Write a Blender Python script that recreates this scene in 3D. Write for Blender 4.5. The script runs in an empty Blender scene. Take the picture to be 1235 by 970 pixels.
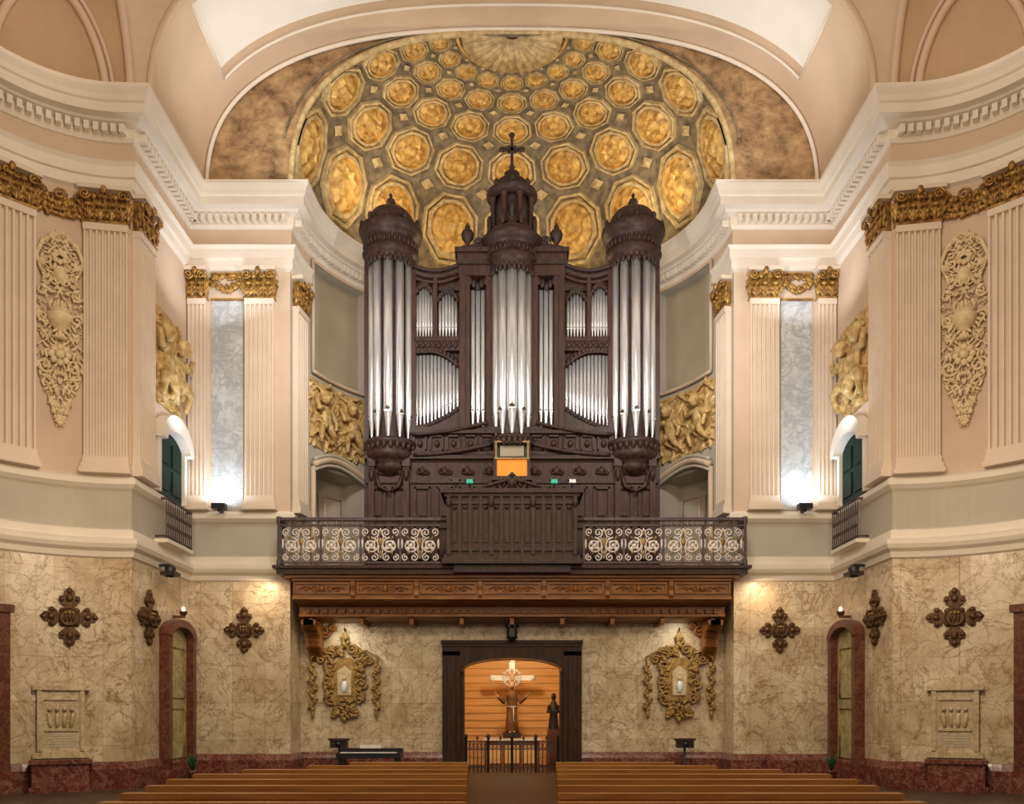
import bpy, bmesh, random
from math import *
from mathutils import Matrix, Vector
random.seed(7)
D=bpy.data; SC=bpy.context.scene
SC.view_settings.view_transform='Standard'
SC.view_settings.look='None'

# ---------------------------------------------------------------- materials
def newmat(name):
    m=D.materials.new(name); m.use_nodes=True
    nt=m.node_tree; b=nt.nodes['Principled BSDF']
    return m,nt,b
def coords(nt,scale=(1,1,1)):
    g=nt.nodes.new('ShaderNodeNewGeometry'); mp=nt.nodes.new('ShaderNodeMapping')
    mp.inputs['Scale'].default_value=scale
    nt.links.new(g.outputs['Position'],mp.inputs['Vector']); return mp.outputs['Vector']
def ramp(nt,stops):
    r=nt.nodes.new('ShaderNodeValToRGB'); e=r.color_ramp.elements
    while len(e)<len(stops): e.new(0.5)
    for i,(p,c) in enumerate(stops):
        e[i].position=p; e[i].color=(c[0],c[1],c[2],1)
    return r
def noise(nt,vec,scale,detail=4,dist=0,rough=.5):
    n=nt.nodes.new('ShaderNodeTexNoise'); n.inputs['Scale'].default_value=scale
    n.inputs['Detail'].default_value=detail; n.inputs['Distortion'].default_value=dist
    n.inputs['Roughness'].default_value=rough
    nt.links.new(vec,n.inputs['Vector']); return n.outputs['Fac']
def bump(nt,b,h,s=.3,d=.02):
    bp=nt.nodes.new('ShaderNodeBump'); bp.inputs['Strength'].default_value=s; bp.inputs['Distance'].default_value=d
    nt.links.new(h,bp.inputs['Height']); nt.links.new(bp.outputs['Normal'],b.inputs['Normal'])
def M(name,c1,c2=None,rough=.6,metal=0,scale=3,sc=(1,1,1),bs=0,detail=4,dist=0,lo=.35,hi=.65,emit=None,es=0,nr=.5,spec=.5):
    m,nt,b=newmat(name); b.inputs['Roughness'].default_value=rough; b.inputs['Metallic'].default_value=metal
    b.inputs['Specular IOR Level'].default_value=spec
    b.inputs['Base Color'].default_value=(*c1,1)
    if c2:
        v=coords(nt,sc); f=noise(nt,v,scale,detail,dist,nr)
        r=ramp(nt,[(lo,c1),(hi,c2)]); nt.links.new(f,r.inputs['Fac']); nt.links.new(r.outputs['Color'],b.inputs['Base Color'])
        if bs: bump(nt,b,f,bs)
    if emit: b.inputs['Emission Color'].default_value=(*emit,1); b.inputs['Emission Strength'].default_value=es
    return m
def mixc(nt,fac,a,b,mode='MIX'):
    m=nt.nodes.new('ShaderNodeMix'); m.data_type='RGBA'; m.blend_type=mode
    if isinstance(fac,float): m.inputs[0].default_value=fac
    else: nt.links.new(fac,m.inputs[0])
    for i,x in ((6,a),(7,b)):
        if isinstance(x,tuple): m.inputs[i].default_value=(*x,1)
        else: nt.links.new(x,m.inputs[i])
    return m.outputs[2]
def marble(name,base1,base2,vein,scale=1.3,joints=True,rough=.35,vw=.03):
    m,nt,b=newmat(name); b.inputs['Roughness'].default_value=rough
    v=coords(nt)
    f=noise(nt,v,scale*1.1,6,.8,.65); r=ramp(nt,[(.36,base1),(.62,base2)]); nt.links.new(f,r.inputs['Fac'])
    col=r.outputs['Color']
    for s,w,st in ((scale,vw,.85),(scale*2.2,vw*.8,.75),(scale*4.5,vw*.6,.45)):
        f2=noise(nt,v,s,7,.9,.62)
        k=ramp(nt,[(.5-w,(0,0,0)),(.5,(st,st,st)),(.5+w,(0,0,0))]); nt.links.new(f2,k.inputs['Fac'])
        col=mixc(nt,k.outputs['Color'],col,vein)
    if joints:
        # angular crack veins of the slabs
        vo=nt.nodes.new('ShaderNodeTexVoronoi'); vo.feature='DISTANCE_TO_EDGE'; vo.inputs['Scale'].default_value=1.7
        n3=nt.nodes.new('ShaderNodeTexNoise'); n3.inputs['Scale'].default_value=1.6; n3.inputs['Detail'].default_value=6; nt.links.new(v,n3.inputs['Vector'])
        va=nt.nodes.new('ShaderNodeVectorMath'); va.operation='ADD'; nt.links.new(v,va.inputs[0]); nt.links.new(n3.outputs['Color'],va.inputs[1]); nt.links.new(va.outputs[0],vo.inputs['Vector'])
        k=ramp(nt,[(0,(.6,.6,.6)),(.03,(0,0,0))]); nt.links.new(vo.outputs['Distance'],k.inputs['Fac'])
        col=mixc(nt,k.outputs['Color'],col,vein)
        sep=nt.nodes.new('ShaderNodeSeparateXYZ'); nt.links.new(v,sep.inputs[0])
        ad=nt.nodes.new('ShaderNodeMath'); nt.links.new(sep.outputs[0],ad.inputs[0]); nt.links.new(sep.outputs[1],ad.inputs[1])
        cb=nt.nodes.new('ShaderNodeCombineXYZ'); nt.links.new(ad.outputs[0],cb.inputs[0]); nt.links.new(sep.outputs[2],cb.inputs[1])
        br=nt.nodes.new('ShaderNodeTexBrick'); br.offset=0; nt.links.new(cb.outputs[0],br.inputs['Vector'])
        br.inputs['Color1'].default_value=(1,1,1,1); br.inputs['Color2'].default_value=(.80,.75,.68,1); br.inputs['Mortar'].default_value=(.6,.5,.38,1)
        br.inputs['Scale'].default_value=1; br.inputs['Brick Width'].default_value=.78; br.inputs['Row Height'].default_value=.9
        br.inputs['Mortar Size'].default_value=.005
        col=mixc(nt,1.0,col,br.outputs['Color'],'MULTIPLY')
    nt.links.new(col,b.inputs['Base Color']); return m

cream=M('cream_plaster',(.62,.48,.355),(.57,.435,.32),.65,scale=1.2)
conchm=M('conch_plaster',(.50,.355,.22),(.44,.305,.185),.65,scale=1.0)
vaultw=M('vault_lit_white',(.86,.84,.80),(.82,.80,.75),.6,scale=1.0)  # white paint also carries the brightness of the cornice lights
cream_w=M('white_plaster',(.78,.71,.62),(.73,.66,.57),.6,scale=1.5)
greyp=M('grey_plaster',(.47,.43,.36),(.43,.39,.33),.6,scale=1)
olive=M('olive_panel',(.38,.325,.235),(.33,.28,.20),.7,scale=1)
pil=M('pilaster_plaster',(.72,.61,.495),(.68,.57,.46),.55,scale=2)
gold=M('gilded_carving',(.48,.275,.07),(.17,.08,.018),.42,.4,scale=9,bs=.6)
goldl=M('antique_gilding',(.38,.245,.075),(.20,.115,.035),.5,.25,scale=9,bs=.4)
stucco=M('pale_gilded_stucco',(.76,.63,.41),(.62,.48,.27),.6,.0,scale=9,bs=.3)
gold_or=M('ochre_gilded_relief',(.66,.48,.22),(.36,.22,.065),.5,.15,scale=7,bs=.4)
coff_g=M('coffer_gold',(.78,.52,.17),(.42,.24,.06),.5,.15,scale=6,bs=.5)
coff_r=M('coffer_rim',(.62,.48,.25),(.36,.26,.12),.55,.05,scale=7,bs=.4)
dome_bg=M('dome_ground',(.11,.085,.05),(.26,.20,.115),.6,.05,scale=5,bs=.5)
cresc=M('painted_ochre_vault',(.12,.060,.022),(.56,.37,.19),.65,.0,scale=1.5,sc=(1,1,1.3),bs=.3,detail=10,dist=.25,lo=.36,hi=.66,nr=.72)
mar=marble('cream_marble',(.56,.44,.29),(.78,.69,.53),(.27,.165,.085),1.15,vw=.014)
marv=marble('grey_veined_marble',(.44,.45,.46),(.58,.59,.60),(.33,.34,.35),1.3,False,.4,.05)
tabm=marble('pale_tablet_marble',(.52,.42,.27),(.66,.57,.40),(.35,.25,.12),2.5,False)
redm=marble('red_marble',(.085,.016,.012),(.15,.032,.022),(.3,.16,.11),3,False,.25)
redd=marble('dark_red_marble',(.07,.018,.012),(.11,.028,.016),(.2,.09,.05),3,False,.3)
greenm=marble('green_gold_marble',(.36,.30,.15),(.55,.48,.26),(.14,.12,.05),3,False,.3)
owood=M('dark_organ_oak',(.034,.0155,.0125),(.068,.032,.024),.5,scale=3,sc=(6,6,.8),bs=.15,spec=.28)
owood2=M('dark_carved_oak',(.024,.0125,.0115),(.056,.029,.024),.48,scale=10,bs=.4,spec=.3)
doorw=M('dark_door_walnut',(.022,.009,.005),(.05,.022,.011),.5,scale=3,sc=(6,6,.8),bs=.15,spec=.3)
swood=M('balcony_oak',(.17,.060,.013),(.32,.125,.03),.42,scale=3,sc=(.7,6,6),bs=.15,spec=.4)
pewm=M('pew_oak',(.44,.19,.04),(.58,.27,.065),.38,scale=3,sc=(.6,5,5),bs=.1)
pipe=M('organ_tin',(.89,.90,.93),(.74,.75,.78),.27,.72,scale=2,sc=(8,8,.4))
blackm=M('pipe_mouth_black',(.03,.03,.03))
iron=M('wrought_iron',(.055,.040,.045),(.10,.075,.08),.5,.3,scale=10)
ironl=M('silvered_iron',(.60,.53,.50),(.78,.71,.66),.5,.1,scale=10)
bronze=M('bronze',(.055,.026,.010),(.13,.062,.022),.45,.4,scale=12,bs=.4)
green=M('green_door_paint',(.002,.018,.011),(.004,.026,.016),.6,spec=.2)
plant=M('palm_leaf_green',(.02,.07,.02),(.03,.1,.03),.5)
floorm=marble('dark_stone_floor',(.055,.03,.02),(.09,.055,.04),(.04,.025,.015),2,False,.45)
plank=M('warm_planks',(.74,.43,.16),(.84,.54,.24),.5,scale=2,sc=(.5,.5,9),bs=.1)
plankd=M('plank_joint',(.40,.19,.05),None,.6)
black=M('black_casing',(.012,.012,.014),None,.4)
white=M('white_enamel',(.8,.8,.78),None,.4)
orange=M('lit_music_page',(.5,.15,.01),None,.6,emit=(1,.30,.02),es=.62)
greenl=M('green_lamp_glow',(.02,.2,.15),None,.5,emit=(.05,.6,.4),es=.5)
warmglow=M('warm_bulb',(1,.8,.5),None,.5,emit=(1,.75,.4),es=5)
robe=M('brown_habit',(.12,.055,.02),(.18,.085,.035),.7,scale=6)
skin=M('painted_flesh',(.62,.40,.26),None,.5)
silver=M('silver_leaf',(.74,.82,.92),None,.45,.1)

# ---------------------------------------------------------------- mesh builder
class MB:
    def __init__(s): s.v=[];s.f=[];s.m=[];s.sm=[];s.mats=[];s.X=Matrix.Identity(4)
    def mi(s,m):
        if m not in s.mats: s.mats.append(m)
        return s.mats.index(m)
    def add(s,vs,fs,mat,smooth=False):
        o=len(s.v); X=s.X
        s.v+= [X@Vector(p) for p in vs]; k=s.mi(mat)
        for f in fs: s.f.append([i+o for i in f]); s.m.append(k); s.sm.append(smooth)
    def box(s,x0,x1,y0,y1,z0,z1,mat):
        vs=[(x0,y0,z0),(x1,y0,z0),(x1,y1,z0),(x0,y1,z0),(x0,y0,z1),(x1,y0,z1),(x1,y1,z1),(x0,y1,z1)]
        s.add(vs,[(0,3,2,1),(4,5,6,7),(0,1,5,4),(1,2,6,5),(2,3,7,6),(3,0,4,7)],mat)
    def prism(s,poly,y0,y1,mat):      # XZ polygon extruded in Y
        n=len(poly)
        s.add([(x,y0,z) for x,z in poly]+[(x,y1,z) for x,z in poly],
              [tuple(range(n)),tuple(range(2*n-1,n-1,-1))]+[(i,i+n,(i+1)%n+n,(i+1)%n) for i in range(n)],mat)
    def prismz(s,poly,z0,z1,mat):     # XY polygon extruded in Z
        n=len(poly)
        s.add([(x,y,z0) for x,y in poly]+[(x,y,z1) for x,y in poly],
              [tuple(range(n)),tuple(range(2*n-1,n-1,-1))]+[(i,i+n,(i+1)%n+n,(i+1)%n) for i in range(n)],mat)
    def prismx(s,poly,x0,x1,mat):     # YZ polygon extruded in X
        n=len(poly)
        s.add([(x0,y,z) for y,z in poly]+[(x1,y,z) for y,z in poly],
              [tuple(range(n)),tuple(range(2*n-1,n-1,-1))]+[(i,i+n,(i+1)%n+n,(i+1)%n) for i in range(n)],mat)
    def lathe(s,prof,c,mat,seg=20,a0=0,a1=2*pi,smooth=True):
        full=abs(a1-a0-2*pi)<1e-6; n=seg if full else seg+1; vs=[];fs=[]
        for r,z in prof:
            for i in range(n):
                a=a0+(a1-a0)*i/seg; vs.append((c[0]+r*cos(a),c[1]+r*sin(a),c[2]+z))
        for j in range(len(prof)-1):
            for i in range(seg):
                k=(i+1)%n; fs.append((j*n+i,j*n+k,(j+1)*n+k,(j+1)*n+i))
        s.add(vs,fs,mat,smooth)
    def ell(s,c,r,mat,ang=0,seg=8,rings=5,ax='Y'):
        R=Matrix.Rotation(ang,3,ax) if ang else None
        vs=[];fs=[]
        for j in range(rings+1):
            p=pi*j/rings
            for i in range(seg):
                a=2*pi*i/seg; v=Vector((r[0]*sin(p)*cos(a),r[1]*sin(p)*sin(a),r[2]*cos(p)))
                if R: v=R@v
                vs.append((c[0]+v.x,c[1]+v.y,c[2]+v.z))
        for j in range(rings):
            for i in range(seg):
                k=(i+1)%seg; fs.append((j*seg+i,j*seg+k,(j+1)*seg+k,(j+1)*seg+i))
        s.add(vs,fs,mat,True)
    def tube(s,pts,r,mat,seg=6,closed=False):
        pts=[Vector(p) for p in pts]; n=len(pts); vs=[];fs=[]
        rr=r if isinstance(r,(list,tuple)) else [r]*n
        up=None
        for i,p in enumerate(pts):
            a=pts[i-1] if (i>0 or closed) else p; b=pts[(i+1)%n] if (i<n-1 or closed) else p
            t=(b-a).normalized()
            if up is None:
                up=Vector((0,0,1)) if abs(t.z)<.9 else Vector((1,0,0))
            u=(up-t*up.dot(t)); 
            if u.length<1e-5: u=t.orthogonal()
            u.normalize(); w=t.cross(u); up=u
            for k in range(seg):
                q=2*pi*k/seg; vs.append(p+(u*cos(q)+w*sin(q))*rr[i])
        m=n if closed else n-1
        for i in range(m):
            for k in range(seg):
                l=(k+1)%seg; j=(i+1)%n
                fs.append((i*seg+k,i*seg+l,j*seg+l,j*seg+k))
        if not closed: fs+= [tuple(range(seg)),tuple(range((n-1)*seg,n*seg))]
        s.add(vs,fs,mat,True)
    def scroll(s,cx,cz,r,turns,d,th,mat,y=0,a0=0,seg=5,rin=.15):
        N=int(14*turns); P=[]
        for i in range(N+1):
            u=i/N; a=a0+d*2*pi*turns*u; q=r*(1-(1-rin)*u); P.append((cx+q*cos(a),y,cz+q*sin(a)))
        s.tube(P,th,mat,seg)
    def sweep(s,path,prof,mat,closedprof=False,smooth=False):
        n=len(path); off=[]
        for i in range(n):
            ns=[]
            for a,b in ((i-1,i),(i,i+1)):
                if a>=0 and b<n:
                    dx=path[b][0]-path[a][0]; dy=path[b][1]-path[a][1]; l=hypot(dx,dy)
                    ns.append((dy/l,-dx/l))
            if len(ns)==2:
                k=1+ns[0][0]*ns[1][0]+ns[0][1]*ns[1][1]; off.append(((ns[0][0]+ns[1][0])/k,(ns[0][1]+ns[1][1])/k))
            else: off.append(ns[0])
        vs=[];fs=[];m=len(prof)
        for (x,y),(ox,oy) in zip(path,off):
            for o,z in prof: vs.append((x+ox*o,y+oy*o,z))
        for i in range(n-1):
            for j in range(m-1):
                fs.append((i*m+j,(i+1)*m+j,(i+1)*m+j+1,i*m+j+1))
        s.add(vs,fs,mat,smooth)
    def grid(s,fn,us,vs_,mat,smooth=True,skip=None):
        V=[];Fc=[];n=len(us)
        for v in vs_:
            for u in us: V.append(fn(u,v))
        for j in range(len(vs_)-1):
            for i in range(n-1):
                if skip and skip((us[i]+us[i+1])/2,(vs_[j]+vs_[j+1])/2): continue
                Fc.append((j*n+i,j*n+i+1,(j+1)*n+i+1,(j+1)*n+i))
        s.add(V,Fc,mat,smooth)
    def make(s,name,remesh=0):
        F=s.X.copy(); Fi=F.inverted()
        me=D.meshes.new(name); me.from_pydata([tuple(Fi@v) for v in s.v],[],s.f)
        for m in s.mats: me.materials.append(m)
        me.polygons.foreach_set('material_index',s.m); me.polygons.foreach_set('use_smooth',s.sm)
        me.update()
        bm=bmesh.new(); bm.from_mesh(me); bmesh.ops.recalc_face_normals(bm,faces=bm.faces); bm.to_mesh(me); bm.free()
        o=D.objects.new(name,me); SC.collection.objects.link(o); o.matrix_world=F
        if remesh:
            r=o.modifiers.new('r','REMESH'); r.mode='VOXEL'; r.voxel_size=remesh; r.use_smooth_shade=True
        return o
def L(a,b,n): return [a+(b-a)*i/n for i in range(n+1)]
def FR(x,y,z,alpha): return Matrix.Translation((x,y,z))@Matrix.Rotation(alpha,4,'Z')
ID=Matrix.Identity(4)

# ---------------------------------------------------------------- plan of the building (metres)
NC=(7.8,14.2); NR=2.8          # corner niches
AA,AB=5.35,4.5                  # apse half width / depth
def niche(side,t,r=NR): return (side*(NC[0]+r*sin(t)),NC[1]+r*cos(t))
def apse(p,k=1): return (AA*k*sin(p),20+AB*k*cos(p))
def nframe(side,tdeg,z=0):
    t=radians(tdeg); x,y=niche(side,t); return FR(x,y,z,-side*t)
def aframe(pdeg,z=0):
    p=radians(pdeg); x,y=apse(p); nx,ny=sin(p)/AA,cos(p)/AB; return FR(x,y,z,atan2(-nx,ny))
LEFT=[(-10.6,-3)]+[niche(-1,radians(t)) for t in L(90,0,24)]+[(-7.8,20)]
mir=lambda P:[(-x,y) for x,y in reversed(P)]
APS=[apse(radians(p)) for p in L(-90,90,48)]
FULL=LEFT+APS+mir(LEFT)
TOP=14.05
for nm,P in (('wall_left',LEFT),('wall_right',mir(LEFT))):
    b=MB(); b.sweep(P,[(0,0),(0,4.95)],mar,smooth=False); b.sweep(P,[(0,4.95),(0,6.3)],greyp); b.sweep(P,[(0,6.3),(0,TOP)],cream)
    b.make(nm)
b=MB()
for s in (-1,1):
    P=[(-7.8,20),(-5.35,20)]
    if s>0: P=mir(P)
    b.sweep(P,[(0,0),(0,4.95)],mar); b.sweep(P,[(0,4.95),(0,6.3)],greyp); b.sweep(P,[(0,6.3),(0,TOP)],cream)
b.make('wall_far')
b=MB()
for s in (-1,1):
    b.box(min(s*1.6,s*5.35),max(s*1.6,s*5.35),21,21.4,0,4.9,mar)
    b.box(min(s*5.35,s*5.5),max(s*5.35,s*5.5),20.01,21.4,0,4.9,mar)
b.box(-1.6,1.6,21,21.4,3.2,4.9,mar)
b.make('wall_entrance')
b=MB()
def skip(p,z):
    a=abs(p)
    return 50<a<74 and (5.0<z<7.95 or 10.35<z<13.1)
us=sorted(set([-90,-74,-50,50,74,90]+[float(x) for x in range(-88,90,2)]))
fa=lambda k:(lambda p,z:(*apse(radians(p),k),z))
b.grid(fa(1),us,[5,7.95,8.3,10.35,13.1,TOP],greyp,False,skip)
for s in (-1,1):
    uu=[s*x for x in range(50,75,2)]
    b.grid(fa(1.045),uu,[10.35,13.1],olive,False)
    b.grid(fa(1.16),uu,[5,7.95],greyp,False)
    for z0,z1,k in ((10.35,13.1,1.045),(5,7.95,1.16)):
        for e in (50,74):
            p=apse(radians(s*e)); q=apse(radians(s*e),k)
            b.add([(*p,z0),(*q,z0),(*q,z1),(*p,z1)],[(0,1,2,3)],greyp)
        for z in (z0,z1):
            b.add([(*apse(radians(u)),z) for u in uu]+[(*apse(radians(u),k),z) for u in uu],
                  [(i,i+1,len(uu)+i+1,len(uu)+i) for i in range(len(uu)-1)],greyp)
b.make('wall_apse')
b=MB()
for s in (-1,1):
    for k,z0,z1 in ((.985,10.3,13.15),):
        for e in (49.5,74.5):
            b.tube([(*apse(radians(s*e),k),z0),(*apse(radians(s*e),k),z1)],.045,cream,6)
        for z in (z0,z1): b.tube([(*apse(radians(s*u),k),z) for u in L(49.5,74.5,12)],.05,cream,6)
    P=[]
    for i in range(13):
        u=i/12; p=radians(s*(49+26*u)); x,y=apse(p,.975); P.append((x,y,7.9+.32*sin(pi*u)))
    b.tube(P,.085,cream,8)
    b.tube([(x,y,z+.13) for x,y,z in P],.05,greyp,6); b.tube([(x,y,z-.14) for x,y,z in P],.05,greyp,6)
    for e in (49.5,74.5): b.tube([(*apse(radians(s*e),.985),5),(*apse(radians(s*e),.985),7.85)],.07,cream,6)
    for e in (54,62,70):
        b.tube([(*apse(radians(s*(e-3)),1.15),5.2),(*apse(radians(s*(e-3)),1.15),7.5),(*apse(radians(s*(e+3)),1.15),7.5),(*apse(radians(s*(e+3)),1.15),5.2)],.035,cream,5)
b.make('trim_apse_panels')

# ---------------------------------------------------------------- entablature / mouldings
ARCH=[(0,12.2),(.08,12.25),(.08,12.45),(.13,12.47),(.13,12.68),(.19,12.76),(.04,12.8)]
CORN=[(.0,13.18),(.08,13.2),(.12,13.27),(.12,13.45),(.28,13.5),(.31,13.54),(.46,13.56),(.46,13.74),(.5,13.77),(.53,13.86),(.6,13.97),(.6,14.05),(0,14.09)]
b=MB()
b.sweep(FULL,CORN,cream_w)
PL=LEFT+[apse(radians(p)) for p in L(-90,-76,5)]
for P in (PL,mir(PL)): b.sweep(P,ARCH,cream_w); b.sweep(P,[(0.04,12.8),(.04,13.2)],cream)
def walk(P,step,off):
    out=[]
    for (x0,y0),(x1,y1) in zip(P[:-1],P[1:]):
        l=hypot(x1-x0,y1-y0); n=max(1,round(l/step))
        for i in range(n):
            u=(i+.5)/n; nx,ny=(y1-y0)/l,-(x1-x0)/l
            out.append((x0+(x1-x0)*u+nx*off,y0+(y1-y0)*u+ny*off,atan2(nx,-ny)))
    return out
DP=[(-10.6,10)]+LEFT[1:]+APS+mir(LEFT)[:-1]+[(10.6,10)]
for x,y,a in walk(DP,.17,.2):
    b.X=FR(x,y,0,a); b.box(-.05,.05,-.07,.08,13.3,13.46,cream_w)
b.X=ID
b.make('trim_entablature')
b=MB()
LEDGE=[(0,4.72),(.05,4.75),(.08,4.86),(.16,4.92),(.2,5.0),(.2,5.08),(.06,5.14),(.06,5.3),(0,5.33)]
PLN=[(0,6.12),(.06,6.15),(.14,6.22),(.14,6.32),(.1,6.36),(0,6.42)]
PW=LEFT+[(-5.35,20),(-5.35,20.2)]
for P in (PW,mir(PW)): b.sweep(P,LEDGE,cream_w); b.sweep(P,PLN,cream_w)
b.make('trim_ledge')
BP=LEFT+[(-5.35,20),(-5.35,21),(-1.75,21)]
for nm,P in (('baseboard_left',BP),('baseboard_right',mir(BP))):
    b=MB(); b.sweep(P,[(.1,0),(.1,.42),(.07,.5),(.04,.56),(0,.57)],redm); b.make(nm)
b=MB(); b.box(-10.8,10.8,-3,26,-.2,0,floorm); b.make('floor')

# ---------------------------------------------------------------- pilasters & capitals
def fluted(b,w,z0,z1,n,mat,proj=.16):
    pts=[(-w/2,0.0),(-w/2,-proj)]
    fw=w/(n+.35)
    for i in range(n):
        c=-w/2+fw*(.675+i); r=fw*.33
        pts.append((c-r,-proj))
        for k in range(1,6):
            a=pi*k/6; pts.append((c-r*cos(a),-proj+min(r*1.9,.11)*sin(a)))
        pts.append((c+r,-proj))
    pts+= [(w/2,-proj),(w/2,0)]
    m=len(pts)
    b.add([(x,y,z0+.28) for x,y in pts]+[(x,y,z1) for x,y in pts],[(i,i+1,m+i+1,m+i) for i in range(m-1)],mat)
    b.box(-w/2-.07,w/2+.07,-proj-.08,0,z0,z0+.1,mat)
    b.box(-w/2-.04,w/2+.04,-proj-.06,0,z0+.1,z0+.2,mat)
    b.box(-w/2-.02,w/2+.02,-proj-.02,0,z0+.2,z0+.34,mat)
    b.box(-w/2-.01,w/2+.01,-proj-.02,0,z1-.16,z1,mat)
def leaf(b,x,y,z,w,h,mat):
    b.ell((x,y,z+h*.45),(w*.42,.045,h*.5),mat)
    b.ell((x,y-.05,z+h*.92),(w*.34,.055,h*.13),mat)
    for sd in (-1,1):
        b.ell((x+sd*w*.32,y-.01,z+h*.3),(w*.2,.03,h*.2),mat,sd*.5,6,4)
        b.ell((x+sd*w*.3,y-.015,z+h*.62),(w*.2,.03,h*.18),mat,sd*.6,6,4)
    b.tube([(x,y-.045,z),(x,y-.055,z+h*.6),(x,y-.07,z+h*.95)],.012,mat,5)
def capital(b,w,z0,z1,mat,proj=.16):
    h=z1-z0
    b.box(-w/2+.02,w/2-.02,-proj+.02,0,z0,z1-.08,mat)
    b.box(-w/2-.08,w/2+.08,-proj-.14,0,z1-.09,z1,pil)
    b.box(-w/2-.03,w/2+.03,-proj-.03,0,z0,z0+.05,mat)
    n=max(2,round(w/.21)); p=w/n
    for i in range(n): leaf(b,-w/2+p*(i+.5),-proj-.03,z0+.05,p,h*.42,mat)
    for i in range(n+1): leaf(b,-w/2+p*i,-proj-.0,z0+.1,p,h*.62,mat)
    for sd in (-1,1):
        b.scroll(sd*(w/2-.06),z1-.2,.11,1.6,sd,.026,mat,y=-proj-.12)
        b.scroll(sd*.09,z1-.19,.07,1.4,-sd,.018,mat,y=-proj-.08)
        b.ell((sd*(w/2),-proj*.5,z0+h*.35),(.05,.09,h*.3),mat)
    b.ell((0,-proj-.13,z1-.1),(.07,.05,.09),mat)
def garland(b,w,z,mat,dz=.2):
    for i in range(26):
        u=i/25; x=-w/2+w*u; zz=z-dz*sin(pi*u)+.1
        b.ell((x+random.uniform(-.02,.02),-.06,zz+random.uniform(-.06,.06)),(.05,.06,.09),mat,random.uniform(0,3),6,4)
        b.ell((x,-.04,z+.2+random.uniform(-.05,.05)),(.04,.05,.08),mat,random.uniform(0,3),6,4)
for s in (-1,1):
    items=[(FR(s*7.55,20,0,0),.42,4),(FR(s*6.05,20,0,0),.68,6)]
    items+=[(nframe(s,9.5),.84,7),(nframe(s,46),.9,7)]
    items+=[(FR(s*7.8,17.42,0,-s*pi/2),.72,6)]
    items+=[(aframe(s*83.2),.62,5)]
    for X,w,n in items:
        b=MB(); b.X=X; fluted(b,w,6.42,11.5,n,pil); capital(b,w,11.48,12.2,gold); b.make('fluted_pilaster')
    b=MB(); b.X=FR(s*6.86,20,0,0); b.box(-.38,.38,-.03,0,6.45,11.5,marv); garland(b,.72,11.85,gold)
    for z in (11.48,12.1): b.box(-.38,.38,-.08,0,z,z+.04,gold)
    b.make('veined_marble_panel')
    b=MB(); b.X=nframe(s,27.5,11.6)
    for k in range(26):
        u=(k+.5)/26; x=-.58+1.16*u; yy=-(NR-sqrt(NR*NR-x*x))-.05
        for j in range(4):
            b.ell((x+random.uniform(-.03,.03),yy,.08+.11*j+random.uniform(-.03,.03)-.1*sin(pi*u)),(.05,.05,.075),gold,random.uniform(0,3),6,4)
    for sd in (-1,0,1): b.scroll(sd*.35,.35,.12,1.5,1,.025,gold,-.12)
    b.make('gilded_garland')

def trophy(b,h,w,mat,seed=1):
    R=random.Random(seed)
    S=[(0,.1),(.04,.45),(.12,.8),(.2,.72),(.28,.6),(.36,.75),(.42,.95),(.5,.7),(.56,.75),(.62,.95),(.7,.9),(.78,.65),(.86,.38),(.92,.3),(1,.08)]
    def hw(u):
        for (a,p),(c,q) in zip(S[:-1],S[1:]):
            if a<=u<=c: return p+(q-p)*(u-a)/(c-a)
        return .05
    for i in range(330):
        u=R.random(); W=hw(u)*w/2; x=R.uniform(0,1)**.8*W; z=h*(1-u); a=R.uniform(-1.2,1.2); sz=R.uniform(.028,.055)
        y=-.03-.09*R.random()
        for sd in (-1,1): b.ell((sd*x,y,z),(sz*.65,sz*.7,sz*1.6),mat,sd*a,6,4)
    b.lathe([(0,0),(.14,.0),(.14,.05),(.05,.1),(.05,.16),(.15,.24),(.24,.42),(.24,.48),(.17,.52),(.22,.58),(0,.59)],(0,-.08,h*.44),mat,12)
    for sd in (-1,1):
        b.scroll(sd*.3,h*.44+.42,.13,1.4,sd,.028,mat,-.09); b.scroll(sd*.22,h*.85,.15,1.4,-sd,.028,mat,-.08)
        b.scroll(sd*.26,h*.3,.17,1.4,sd,.03,mat,-.08); b.scroll(sd*.3,h*.68,.12,1.4,-sd,.028,mat,-.08)
        b.tube([(sd*.05,-.06,h*.99),(sd*.3,-.08,h*.94),(sd*.42,-.08,h*.86),(sd*.32,-.08,h*.78)],[.04,.05,.05,.03],mat)
    for k in range(8): b.ell((.15*cos(k*pi/4),-.11,h*.36+.15*sin(k*pi/4)),(.075,.05,.075),mat,0,6,4)
    b.ell((0,-.13,h*.36),(.09,.08,.09),mat)
    for k in range(8): b.ell((.11*cos(k*pi/4),-.11,h*.87+.11*sin(k*pi/4)),(.06,.05,.06),mat,0,6,4)
    b.ell((0,-.09,h*.78),(.13,.09,.17),mat); b.ell((0,-.06,.1),(.05,.05,.14),mat)
for s in (-1,1):
    b=MB(); b.X=nframe(s,27.5,7.35); trophy(b,3.85,1.0,stucco,3); b.make('stucco_trophy_relief')

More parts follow.
